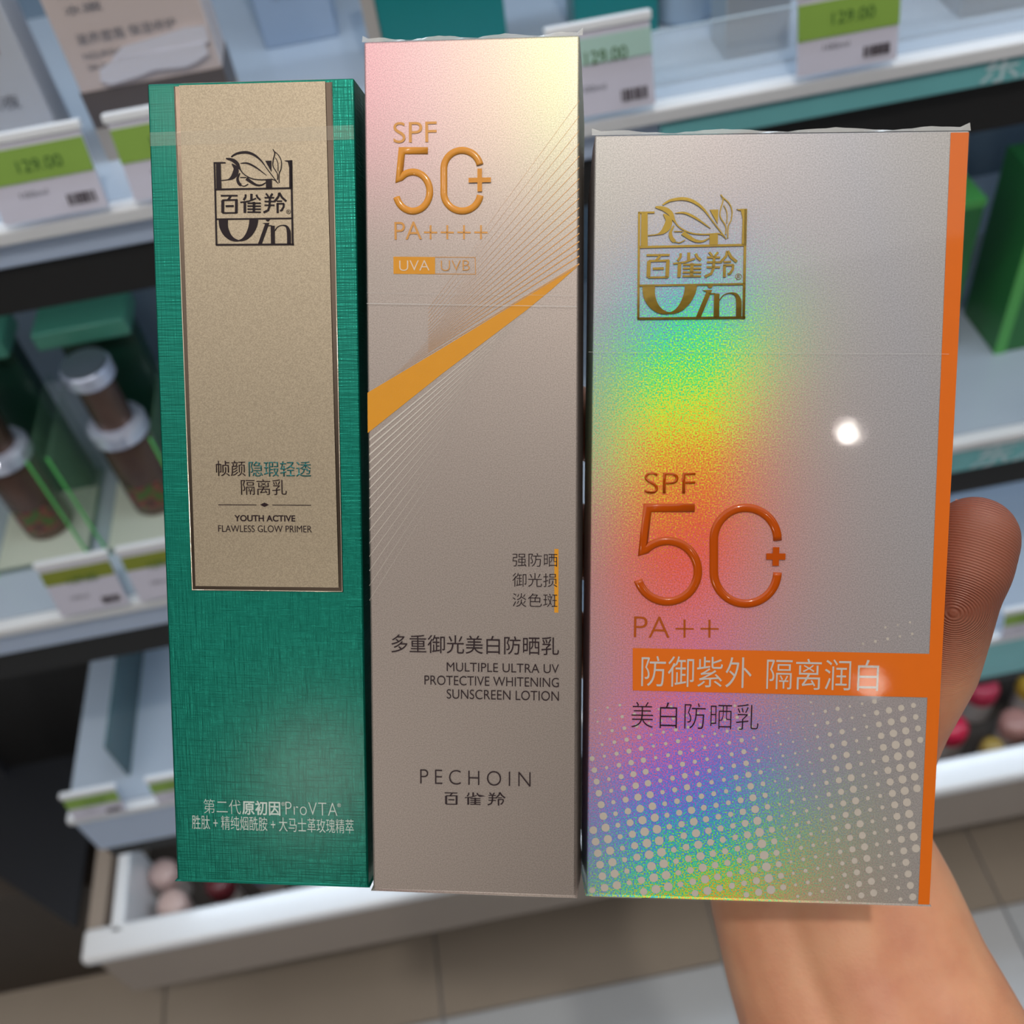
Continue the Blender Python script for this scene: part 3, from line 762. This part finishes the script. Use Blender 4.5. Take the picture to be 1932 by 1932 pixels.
nt.links.new(hgt, bp.inputs['Height']); nt.links.new(bp.outputs[0], b.inputs['Normal'])
carton_mesh(w, h, d, 0, .0002, .0002).build('carton_body', mg, r1, bevel=.0004, seg=3)
pr = Print(k)
m_panel = foil_material('silver_grey_foil', rgb(172, 158, 136), .40, k, 'plain', grain=4200, metal=.8)
m_bord = mat('embossed_silver_border', rgb(112, 98, 86), .22, metal=1.0, bump=(500, .12, .0001)); m_rim2 = mat('bright_rim', rgb(200, 188, 168), .18, metal=1.0)
o_ = [(329, 158), (626, 150), (646.5, 1116), (363, 1113)]
i_ = [(340, 158), (613, 151), (638.5, 1107), (371, 1104)]
ou = [pr.f.uv(*p) for p in o_]; iu = [pr.f.uv(*p) for p in i_]
ou[0] = (ou[0][0], h-.0007); ou[1] = (ou[1][0], h-.0007); iu[0] = (iu[0][0], h-.0007); iu[1] = (iu[1][0], h-.0007)
pnl = MB(); pnl.prism(iu, .00002, .00032); pnl.build('front_panel', m_panel, r1, bevel=.00012)
MB().prism(ou, .0, .00006).build('panel_border', m_bord, r1)
# thin raised rim line around the border
rim = MB()
ribbon(rim, [ou[0], ou[3], ou[2], ou[1]], .00028, .0, .00022)
rim.build('border_rim', m_rim2, r1, smooth=True)
MB().box(iu[0][0], iu[1][0], h-.0001, h+.0001, -d+.002, -.0006).build('top_panel', m_panel, r1)
mp = place_emblem(pr, (380+228/8.78, 260+400/8.78), (380+1510/8.78, 260+385/8.78), (380+255/8.78, 260+1785/8.78), mat('dark_foil_ink', rgb(40, 30, 34), .3, spec=.15), .00010, name='emblem')
for o in list(r1.children):
    if o.name.startswith(('emblem', 'brand_characters')): o.location.z = .0003
zt = .00042
m_tealink = mat('teal_ink', rgb(14, 110, 112), .3, metal=.3)
pr.text('®', (541, 396, 549.5, 404.5), m_ink, z=zt)
pr.text('帧颜', (409, 869, 464, 898), m_ink, z=zt, off=-.006, thick=.00006)
pr.text('隐瑕轻透', (470.5, 870, 587.5, 899), m_tealink, z=zt, off=-.004, thick=.00006)
pr.text('隔离乳', (456, 904, 541.7, 933.5), m_ink, z=zt, off=-.008, thick=.00006)
pr.polys('rule', [[(412.8, 951.3), (485, 951.6), (485, 953.1), (412.8, 952.8)], [(515, 951.8), (588, 952.2), (588, 953.7), (515, 953.3)],
                  [(491.7, 952), (500, 947.8), (508.6, 952), (500, 956.3)]], m_ink, z=zt)
pr.text('YOUTH ACTIVE', (443.4, 971.5, 558, 983.5), m_ink, z=zt, off=.020)
pr.text('FLAWLESS GLOW PRIMER', (413, 991, 589, 1003.7), m_ink, z=zt, off=-.004)
m_wink = mat('silver_white_ink', rgb(196, 214, 206), .4)
pr.text('第二代', (384.5, 1508, 454.5, 1535), m_wink, z=E1, off=-.012)
pr.text('原初因', (457, 1510.5, 529, 1538), m_wink, z=E1, off=.018)
pr.text('®', (531, 1513, 538, 1520), m_wink, z=E1)
pr.text('ProVTA', (539, 1513.5, 636.5, 1538), m_wink, z=E1, off=-.018, space=1.08)
pr.text('®', (636.5, 1515.5, 643.5, 1522.5), m_wink, z=E1)
pr.text('胜肽 + 精纯烟酰胺 + 大马士革玫瑰精萃', (362.5, 1541.5, 667.5, 1568), m_wink, z=E1, off=-.006)
m_tear = mat('clear_tear_tape', rgb(244, 236, 216), .35, alpha=.13)
pr.polys('tear_tape', [[(284, 251), (668, 237), (669, 264), (285, 277)]], m_tear, z=.00045)
m_creamboard = mat('cream_board_edge', rgb(214, 204, 180), .6)
MB().box(.0006, .0078, -.0004, .0003, -.0012, -.0004).build('flap_edge', m_creamboard, r1)
MB().box(w-.0088, w-.0010, -.0004, .0003, -.0012, -.0004).build('flap_edge', m_creamboard, r1)

# ------------------------------------------------------------------ 2. tall silver carton
k = 'gold'; B = BOX[k]; w, h, d = B['w'], B['h'], B['d']
r2 = root(k, 'sunscreen_carton', 'tallest held carton, champagne silver with gold SPF 50 and diagonal gold band')
m_sil = foil_material('champagne_pearl_foil', rgb(160, 149, 142), .44, k, 'soft', grain=4200, metal=.7)
carton_mesh(w, h, d, 0, .0003, .0007).build('carton_body', m_sil, r2, bevel=.0004, seg=3)
pr = Print(k)
m_gold = mat('golden_orange_ink', rgb(222, 152, 36), .42, spec=.15, noise=(300, .04))
m_goldr = mat('glossy_golden_relief', rgb(222, 146, 28), .2, coat=.45, spec=.2)
m_goldl = mat('gold_line_ink', rgb(190, 134, 62), .35, metal=.4)
m_whl = mat('pale_line_ink', rgb(206, 198, 188), .45)
pr.text('SPF', (742.5, 230, 824, 269.5), m_goldl, off=-.004)
fifty(pr, m_goldr, (741.5, 278, 817.5, 405), (831, 277.5, 912.8, 404.8), (905.5, 340.5, 20.3), 13.0, 7.2, (311.5, 369))
pr.text('PA', (744.5, 418.5, 796, 452), m_goldl, off=-.004)
for cx in (812.5, 844, 875.5, 907.5):
    pr.polys('plus_sign', [[(cx-12.5, 436.8), (cx+12.5, 437.2), (cx+12.5, 440.6), (cx-12.5, 440.2)], [(cx-1.8, 425), (cx+1.8, 425), (cx+1.8, 451.5), (cx-1.8, 451.5)]], m_goldl)
pr.polys('badge', [[(742.3, 484.3), (821, 485), (821, 517.5), (742.6, 516.8)]], m_gold)
pr.polys('badge_outline', [[(821, 484.6), (897, 485.2), (897, 486.4), (821, 485.8)], [(821, 516.2), (898, 516.8), (898, 518), (821, 517.4)], [(895.8, 485.2), (897.2, 485.2), (898.2, 518), (896.8, 518)]], m_goldl)
pr.text('UVA', (753.5, 491.5, 810.5, 511), mat('silver_knockout', rgb(222, 200, 176), .4), off=-.010)
pr.text('UVB', (832, 491.5, 886.5, 511), m_goldl, off=-.014)
pr.polys('diagonal_band', [[(693.5, 741), (830, 659.7), (964.7, 577.5), (1040, 532), (1091, 501.5), (1040, 547), (993, 585.5), (835, 704.5), (694, 817)]], m_gold)
fan = []
ys = [483, 469, 455.5, 440.5, 425.5, 409, 392, 374, 356, 337, 316, 295, 271, 246, 219, 190]
for i, y1 in enumerate(ys + [498]):
    F0 = (688, 742)
    hw = (2.3 - 1.75*(i/len(ys))) / 2 if y1 != 498 else 1.2
    # the line fades away towards the lower left
    s0 = .12 + .028*i if y1 != 498 else .1
    a = (F0[0] + (1093-F0[0])*s0, F0[1] + (y1-F0[1])*s0)
    m_ = (F0[0] + (1093-F0[0])*.6, F0[1] + (y1-F0[1])*.6)
    fan.append([(a[0], a[1]-.12), (m_[0], m_[1]-hw*.62), (1093, y1-hw), (1093, y1+hw), (m_[0], m_[1]+hw*.62), (a[0], a[1]+.12)])
    if 0 < i < len(ys):      # finer in-between lines near the band
        y2 = (ys[i]+ys[i-1])/2
        fan.append([(F0[0]+120, F0[1]+(y2-F0[1])*120/405-.25), (F0[0]+235, F0[1]+(y2-F0[1])*235/405-.05), (F0[0]+235, F0[1]+(y2-F0[1])*235/405+.05), (F0[0]+120, F0[1]+(y2-F0[1])*120/405+.45)])
pr.polys('gold_line_fan', fan, m_goldl)
fan = []
yl = [830, 843.5, 858, 873, 889, 905, 922, 940, 959, 979, 1001, 1025, 1050, 1077, 1105, 1133]
A0 = (1088, 508)
for i, y0 in enumerate(yl):
    e = .80 - .030*i; hw = 2.0 - .105*i
    t = (698 + (A0[0]-698)*e, y0 + (A0[1]-y0)*e)
    fan.append([(697, y0-hw), t, (697, y0+hw)])
pr.polys('pale_line_fan', fan, m_whl)
pr.polys('side_bar', [[(1046, 1035.5), (1053.8, 1035.7), (1053.6, 1155.8), (1045.8, 1155.6)]], m_gold, z=E1)
pr.text('强防晒', (967, 1043.6, 1051.5, 1069), m_ink, off=-.008)
pr.text('御光损', (967, 1081.3, 1051.5, 1107), m_ink, off=-.008)
pr.text('淡色斑', (967, 1119.3, 1051.5, 1145), m_ink, off=-.008)
pr.text('多重御光美白防晒乳', (738.5, 1199, 1054.5, 1233.5), m_ink, off=.0)
pr.text('MULTIPLE ULTRA UV', (843, 1251.3, 1054.5, 1268.2), m_ink, off=-.004)
pr.text('PROTECTIVE WHITENING', (801, 1276.3, 1054.5, 1294), m_ink, off=-.004)
pr.text('SUNSCREEN LOTION', (843, 1302, 1054.5, 1320), m_ink, off=-.004)
pr.text('PECHOIN', (793, 1453.5, 1001, 1481), m_ink, off=-.016, space=1.45)
place_glyph_line(pr, (839, 1493.5, 954, 1519.5), m_ink)
# film wrap, its seams and the little fins at the top
def wrap(pr, w, h, d, r, seams, film, bulge):
    e = .00058
    carton_mesh(w, h, d, .00055, *bulge).build('shrink_wrap', film, r, bevel=.0003, seg=2)
    for pts in seams: pr.polys('wrap_seam', [pts], m_fold, z=.00062)
    fin = MB(); n = 40; rnd = random.Random(3); top = []
    for i in range(n+1):
        x = -.0006 + (w+.0012)*i/n; top.append((x, h+.0003, h + .0009 + .00022*rnd.random() + .0003*math.sin(i*.55) + (.0008 if i in (0, n) else 0)))
    for a, b_ in zip(top, top[1:]):
        fin.quad((a[0], a[1], -.0010), (b_[0], b_[1], -.0010), (b_[0], b_[2], -.0016), (a[0], a[2], -.0016))
    fin.build('wrap_fin', m_fold, r, recalc=False)
wrap(pr, w, h, d, r2, [[(693, 572.6), (1089, 578.6), (1089, 579.6), (693, 573.8)], [(693, 553), (1089, 558.6), (1089, 559), (693, 553.4)]], m_film_soft, (.0003, .0007))

# ------------------------------------------------------------------ 3. holographic carton
k = 'holo'; B = BOX[k]; w, h, d = B['w'], B['h'], B['d']
r3 = root(k, 'sunscreen_carton', 'wide holographic silver carton with orange SPF 50 and orange right edge')
m_hol = foil_material('holographic_foil', rgb(184, 176, 174), .38, k, 'holo', grain=3800, metal=.35)
m_or = mat('orange_ink', rgb(228, 112, 28), .38, spec=.2, coat=.1, noise=(200, .03))
carton_mesh(w, h, d, 0, .0010, .0).build('carton_body', m_hol, r3, bevel=.0003, seg=3)
MB().box(w-.0015, w+.00012, .0002, h-.0002, -d+.0004, -.0008).build('orange_side', m_or, r3)
pr = Print(k)
rs = [pr.f.uv(*p) for p in ((1793.5, 250), (1753.2, 1233), (1753.2, 1234), (1732, 1707))]
pr.polys('orange_edge', [[(rs[0][0], h-.0003), (w-.0001, h-.0003), (w-.0001, .0003), (rs[3][0], .0003), rs[1]]], m_or, px=False)
pr.polys('orange_banner', [[(1193.7, 1222.5), (1756, 1233.4), (1753, 1315.8), (1193.6, 1302.3)]], m_or, z=E1*1.3)
m_orr = mat('glossy_orange_relief', rgb(190, 78, 6), .18, coat=.5, spec=.2)
m_orl = mat('orange_letter_ink', rgb(204, 100, 34), .22, metal=.3)
m_golde = mat('holographic_gold_foil', rgb(166, 138, 58), .14, metal=1.0, bump=(500, .1, .0001))
place_emblem(pr, (1180+185/7.154, 350+345/7.154), (1180+1635/7.154, 350+322/7.154), (1180+165/7.154, 350+1805/7.154), m_golde, .00022)
pr.text('®', (1387, 516, 1399, 528), m_golde)
pr.text('SPF', (1216, 891, 1311.5, 931), m_orr, off=-.012, thick=.00015)
fifty(pr, m_orr, (1195, 950, 1325, 1143.2), (1338.5, 950, 1475, 1147), (1463.2, 1049.4, 17.3), 16.4, 10.6, (1019.6, 1078.7))
pr.text('PA', (1196, 1163, 1263.5, 1202.5), m_orl, off=-.014)
for cx in (1291.5, 1338.5):
    pr.polys('plus_sign', [[(cx-17, 1184.5), (cx+17.3, 1184.9), (cx+17.3, 1187.9), (cx-17, 1187.5)], [(cx-2, 1169), (cx+2, 1169), (cx+1.8, 1203), (cx-2, 1203)]], m_orl)
m_sink = mat('silver_ink', rgb(214, 206, 200), .35, metal=.2)
pr.text('防御紫外', (1210, 1238.5, 1418, 1296), m_sink, off=-.004)
pr.text('隔离润白', (1446, 1243, 1657.5, 1301.5), m_sink, off=-.004)
pr.text('美白防晒乳', (1191, 1326, 1431, 1374.5), m_ink, off=-.014, space=1.1)
# halftone dots: a slanted lattice whose dot size swells and shrinks by column
dots = []
DOT_R = dict(zip(range(-4, 27), (6, 6, 7.5, 8, 5, 7, 8.5, 8.5, 5.5, 6.5, 8, 6.5, 6, 5.5, 7, 8.5, 6, 3, 4, 3.5, 3, 4.5, 6, 7, 4, 4, 7, 8, 7.5, 6, 6)))
for i in range(-4, 32):
    for j in range(-6, 32):
        x = 1119 + 23.15*i + 4.25*j; y = 1318 - 4.7*i + 21.7*j
        if not (1112 < x < 1752 and 1120 < y < 1700): continue
        if y < 1322 and (y > 1216 or x < 1560): continue
        col = i
        if i not in DOT_R: continue
        start = 1325 - max(0, x-1430)*.62
        grow = min(1.0, max(0.0, (y - start)/240.0))
        r = DOT_R[i] * (.30 + .70*grow)
        if grow < .02 or r < 1.0: continue
        if x + r > 1749 - (y-1315)*.045 or x - r < 1111 or y + r > 1687 + (x-1107)*.031: continue
        dots.append([(x + r*math.cos(a*math.pi/5), y + r*math.sin(a*math.pi/5)) for a in range(10)])
pr.polys('halftone_dots', dots, mat('matte_silver_dots', rgb(197, 188, 177), .5), z=E1*.7, kind='stuff')
wrap(pr, w, h, d, r3, [[(1110, 664), (1788, 668), (1788, 668.6), (1110, 664.6)]], m_film, (.0010, .0))
MB().box(.001, .0115, -.0005, .0003, -.0012, -.0004).build('flap_edge', m_creamboard, r3)

# ================================================================== THE HAND
m_skin = mat('skin', rgb(206, 146, 112), .5, sss=.25)
nt = m_skin.node_tree; g = N(m_skin); b = nt.nodes['Principled BSDF']
tc = nt.nodes.new('ShaderNodeTexCoord'); geo = nt.nodes.new('ShaderNodeNewGeometry')
nb = g.noise(tc.outputs['Object'], 45, 4); nf = g.noise(tc.outputs['Object'], 900, 3)
cskin = g.ramp(nb.outputs['Fac'], [(.3, rgb(208, 140, 108)), (.5, rgb(222, 160, 124)), (.7, rgb(230, 174, 136))])
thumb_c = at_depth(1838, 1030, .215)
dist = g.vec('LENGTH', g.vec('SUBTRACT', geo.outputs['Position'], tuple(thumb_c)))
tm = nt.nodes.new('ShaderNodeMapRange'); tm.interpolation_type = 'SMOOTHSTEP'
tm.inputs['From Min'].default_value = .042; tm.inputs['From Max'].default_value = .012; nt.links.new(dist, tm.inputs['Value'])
cskin = g.mix(g.math('MULTIPLY', tm.outputs[0], .85), cskin, rgb(138, 74, 60))      # thumb pad: redder, with its shade darkened into the colour
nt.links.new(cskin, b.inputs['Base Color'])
wv = nt.nodes.new('ShaderNodeTexWave'); wv.wave_type = 'RINGS'; wv.rings_direction = 'SPHERICAL'
mpn = nt.nodes.new('ShaderNodeMapping'); mpn.vector_type = 'POINT'
ctr = at_depth(1800, 1150, .213); mpn.inputs['Location'].default_value = (-ctr.x, -ctr.y, -ctr.z)
nt.links.new(geo.outputs['Position'], mpn.inputs['Vector']); nt.links.new(mpn.outputs[0], wv.inputs['Vector'])
wv.inputs['Scale'].default_value = 620; wv.inputs['Distortion'].default_value = 2.2; wv.inputs['Detail Scale'].default_value = .12; wv.inputs['Detail'].default_value = 1
bp1 = nt.nodes.new('ShaderNodeBump'); bp1.inputs['Distance'].default_value = .00022
nt.links.new(g.math('MULTIPLY', tm.outputs[0], .75), bp1.inputs['Strength']); nt.links.new(wv.outputs['Fac'], bp1.inputs['Height'])
bp2 = nt.nodes.new('ShaderNodeBump'); bp2.inputs['Strength'].default_value = .25; bp2.inputs['Distance'].default_value = .0003
nt.links.new(nf.outputs['Fac'], bp2.inputs['Height']); nt.links.new(bp1.outputs[0], bp2.inputs['Normal']); nt.links.new(bp2.outputs[0], b.inputs['Normal'])

def back_depth(u, v):
    """camera depth of the carton backs seen along pixel (u, v)"""
    B = BOX['holo'] if u > 1105 else BOX['gold'] if u > 690 else BOX['green']
    r = ray(u, v); o = B['o'] - B['Z']*B['d']; return (o-CAM).dot(B['Z']) / r.dot(B['Z'])
def capsule(bm, p, q, r0, r1, seg=20, rings=7):
    ax = (q-p); L = ax.length; ax.normalize(); up = Vector((0, 0, 1)) if abs(ax.z) < .9 else Vector((1, 0, 0))
    e1 = ax.cross(up).normalized(); e2 = ax.cross(e1)
    prof = []
    for i in range(rings+1): a = math.pi/2*(i/rings) ; prof.append((p - ax*r0*math.cos(a), r0*math.sin(a)))
    for i in range(rings+1): a = math.pi/2*(i/rings); prof.append((q + ax*r1*math.sin(a), r1*math.cos(a)))
    R = []
    for c, r in prof[1:-1]:
        R.append([bm.verts.new(c + (e1*math.cos(2*math.pi*k/seg) + e2*math.sin(2*math.pi*k/seg))*r) for k in range(seg)])
    for a, b_ in zip(R, R[1:]):
        for k in range(seg): bm.faces.new((a[k], a[(k+1) % seg], b_[(k+1) % seg], b_[k]))
    bm.faces.new(list(reversed(R[0]))); bm.faces.new(R[-1])
hand = bmesh.new()
def chain(pts):
    Q = [(at_depth(u, v, D), r/1000) for u, v, D, r in pts]
    for (p, r0), (q, r1) in zip(Q, Q[1:]): capsule(hand, p, q, r0, r1)
    return Q
# thumb, its pad towards the camera
TH = chain([(1838, 1018, .2165, 9.3), (1822, 1070, .2165, 9.6), (1806, 1120, .2185, 8.9), (1798, 1165, .2215, 8.6), (1766, 1262, .2290, 9.2), (1708, 1350, .2400, 10.5), (1640, 1450, .2570, 14.0), (1560, 1600, .270, 17.5)])
chain([(1849, 1118, .226, 4.6), (1843, 1150, .228, 4.6)])     # side of the joint
# forearm and wrist: side-by-side chains give the flattened section
for du, dr in ((0, 0),):
    chain([(1478, 1560, .276, 17.5), (1474, 1700, .276, 19.0), (1512, 1830, .272, 20.0), (1550, 1932, .268, 21.0), (1625, 2160, .262, 23.5), (1770, 2600, .255, 27)])
    chain([(1600, 1560, .274, 18.0), (1668, 1700, .270, 19.0), (1722, 1830, .266, 19.6), (1772, 1932, .262, 20.5), (1880, 2160, .256, 23.0), (2100, 2600, .250, 26.5)])
    chain([(1560, 1560, .272, 18.5), (1570, 1700, .271, 20.0), (1617, 1830, .267, 21.0), (1661, 1932, .263, 22.2), (1752, 2160, .257, 25.5), (1930, 2600, .250, 29)])
# palm: four metacarpal chains
KN = [(1575, 1130), (1480, 1190), (1385, 1255), (1300, 1335)]
for (ku, kv), wx in zip(KN, (1600, 1560, 1515, 1475)):
    D = back_depth(ku, kv) + .0135
    chain([(wx, 1600, .272, 16.5), ((wx+ku)/2+30, (1600+kv)/2, max(.2665, D+.004), 13.5), (ku, kv, D+.001, 11.5)])
chain([(1640, 1450, .259, 13.5), (1575, 1290, .262, 11.0)])
# four fingers lying across the carton backs, each bent a little differently
FG = [([(1575, 1130), (1440, 850), (1320, 715), (1190, 640)], (9.6, 8.6, 7.9, 7.0)),
      ([(1480, 1190), (1270, 925), (1120, 805), (975, 735)], (9.8, 8.8, 8.0, 7.2)),
      ([(1385, 1255), (1140, 1045), (985, 950), (840, 895)], (9.4, 8.3, 7.6, 6.9)),
      ([(1300, 1335), (1090, 1210), (965, 1150), (855, 1110)], (8.4, 7.3, 6.7, 6.1))]
for pts, rr in FG:
    lift = (.004, .0045, .002, .0006)
    chain([(u, v, back_depth(u, v) + r/1000 + l, r) for (u, v), r, l in zip(pts, rr, lift)])
me = bpy.data.meshes.new('hand'); hand.to_mesh(me); hand.free()
ho = bpy.data.objects.new('hand', me); COL.objects.link(ho)
rm = ho.modifiers.new('remesh', 'REMESH'); rm.mode = 'VOXEL'; rm.voxel_size = .0011; rm.use_smooth_shade = True
sm = ho.modifiers.new('smooth', 'CORRECTIVE_SMOOTH') if False else ho.modifiers.new('smooth', 'SMOOTH'); sm.factor = .5; sm.iterations = 14
dg = bpy.context.evaluated_depsgraph_get()
me2 = bpy.data.meshes.new_from_object(ho.evaluated_get(dg)); bpy.data.objects.remove(ho)
# the flesh gives way where it presses on the cartons
for kk, B in BOX.items():
    Ri = B['R'].transposed(); g_ = .0006
    for v in me2.vertices:
        q = Ri @ (v.co - B['o'])
        if -g_ < q.y < B['h'] + g_ and -g_ < q.x < B['w'] + g_ and -B['d'] - g_ < q.z < g_:
            dx = B['w'] + g_ - q.x; dz = q.z + B['d'] + g_
            if kk == 'holo' and dx < dz: q.x += dx
            else: q.z -= dz
            v.co = B['o'] + B['R'] @ q
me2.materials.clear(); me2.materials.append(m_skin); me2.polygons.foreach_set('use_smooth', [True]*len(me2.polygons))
per = empty('person', at_depth(1661, 1932, .265), 'bare right forearm and hand holding three cartons, thumb on the right edge', 'person')
hb = bpy.data.objects.new('arm_and_hand', me2); COL.objects.link(hb); hb.parent = per; hb.matrix_parent_inverse = Matrix.Translation(-per.location)
# nails on the far (back) side of the digits
m_nail = mat('nail', rgb(222, 170, 154), .2, coat=.6)
def nail(tip, prev, r, away):
    ax = (tip-prev).normalized(); dn = (away - ax*away.dot(ax)).normalized(); sd = ax.cross(dn)
    mb = MB(); rows = []
    for i in range(7):
        a = -r*.75 + i/6*r*1.5; row = []
        for j in range(9):
            th = (j/8-.5)*1.3; rr = r*(1.0 - .05*(i/6))
            row.append(mb.bm.verts.new(tip + ax*a + dn*(rr*math.cos(th)) + sd*(rr*math.sin(th))))
        rows.append(row)
    for a_, b_ in zip(rows, rows[1:]):
        for j in range(8): mb.bm.faces.new((a_[j], a_[j+1], b_[j+1], b_[j]))
    o = mb.build('nail', m_nail, per, smooth=True); o.matrix_parent_inverse = Matrix.Translation(-per.location)
view = (M @ Vector((0, 0, -1)))
nail(TH[0][0], TH[2][0], .0093, view + M @ Vector((.35, 0, 0)))
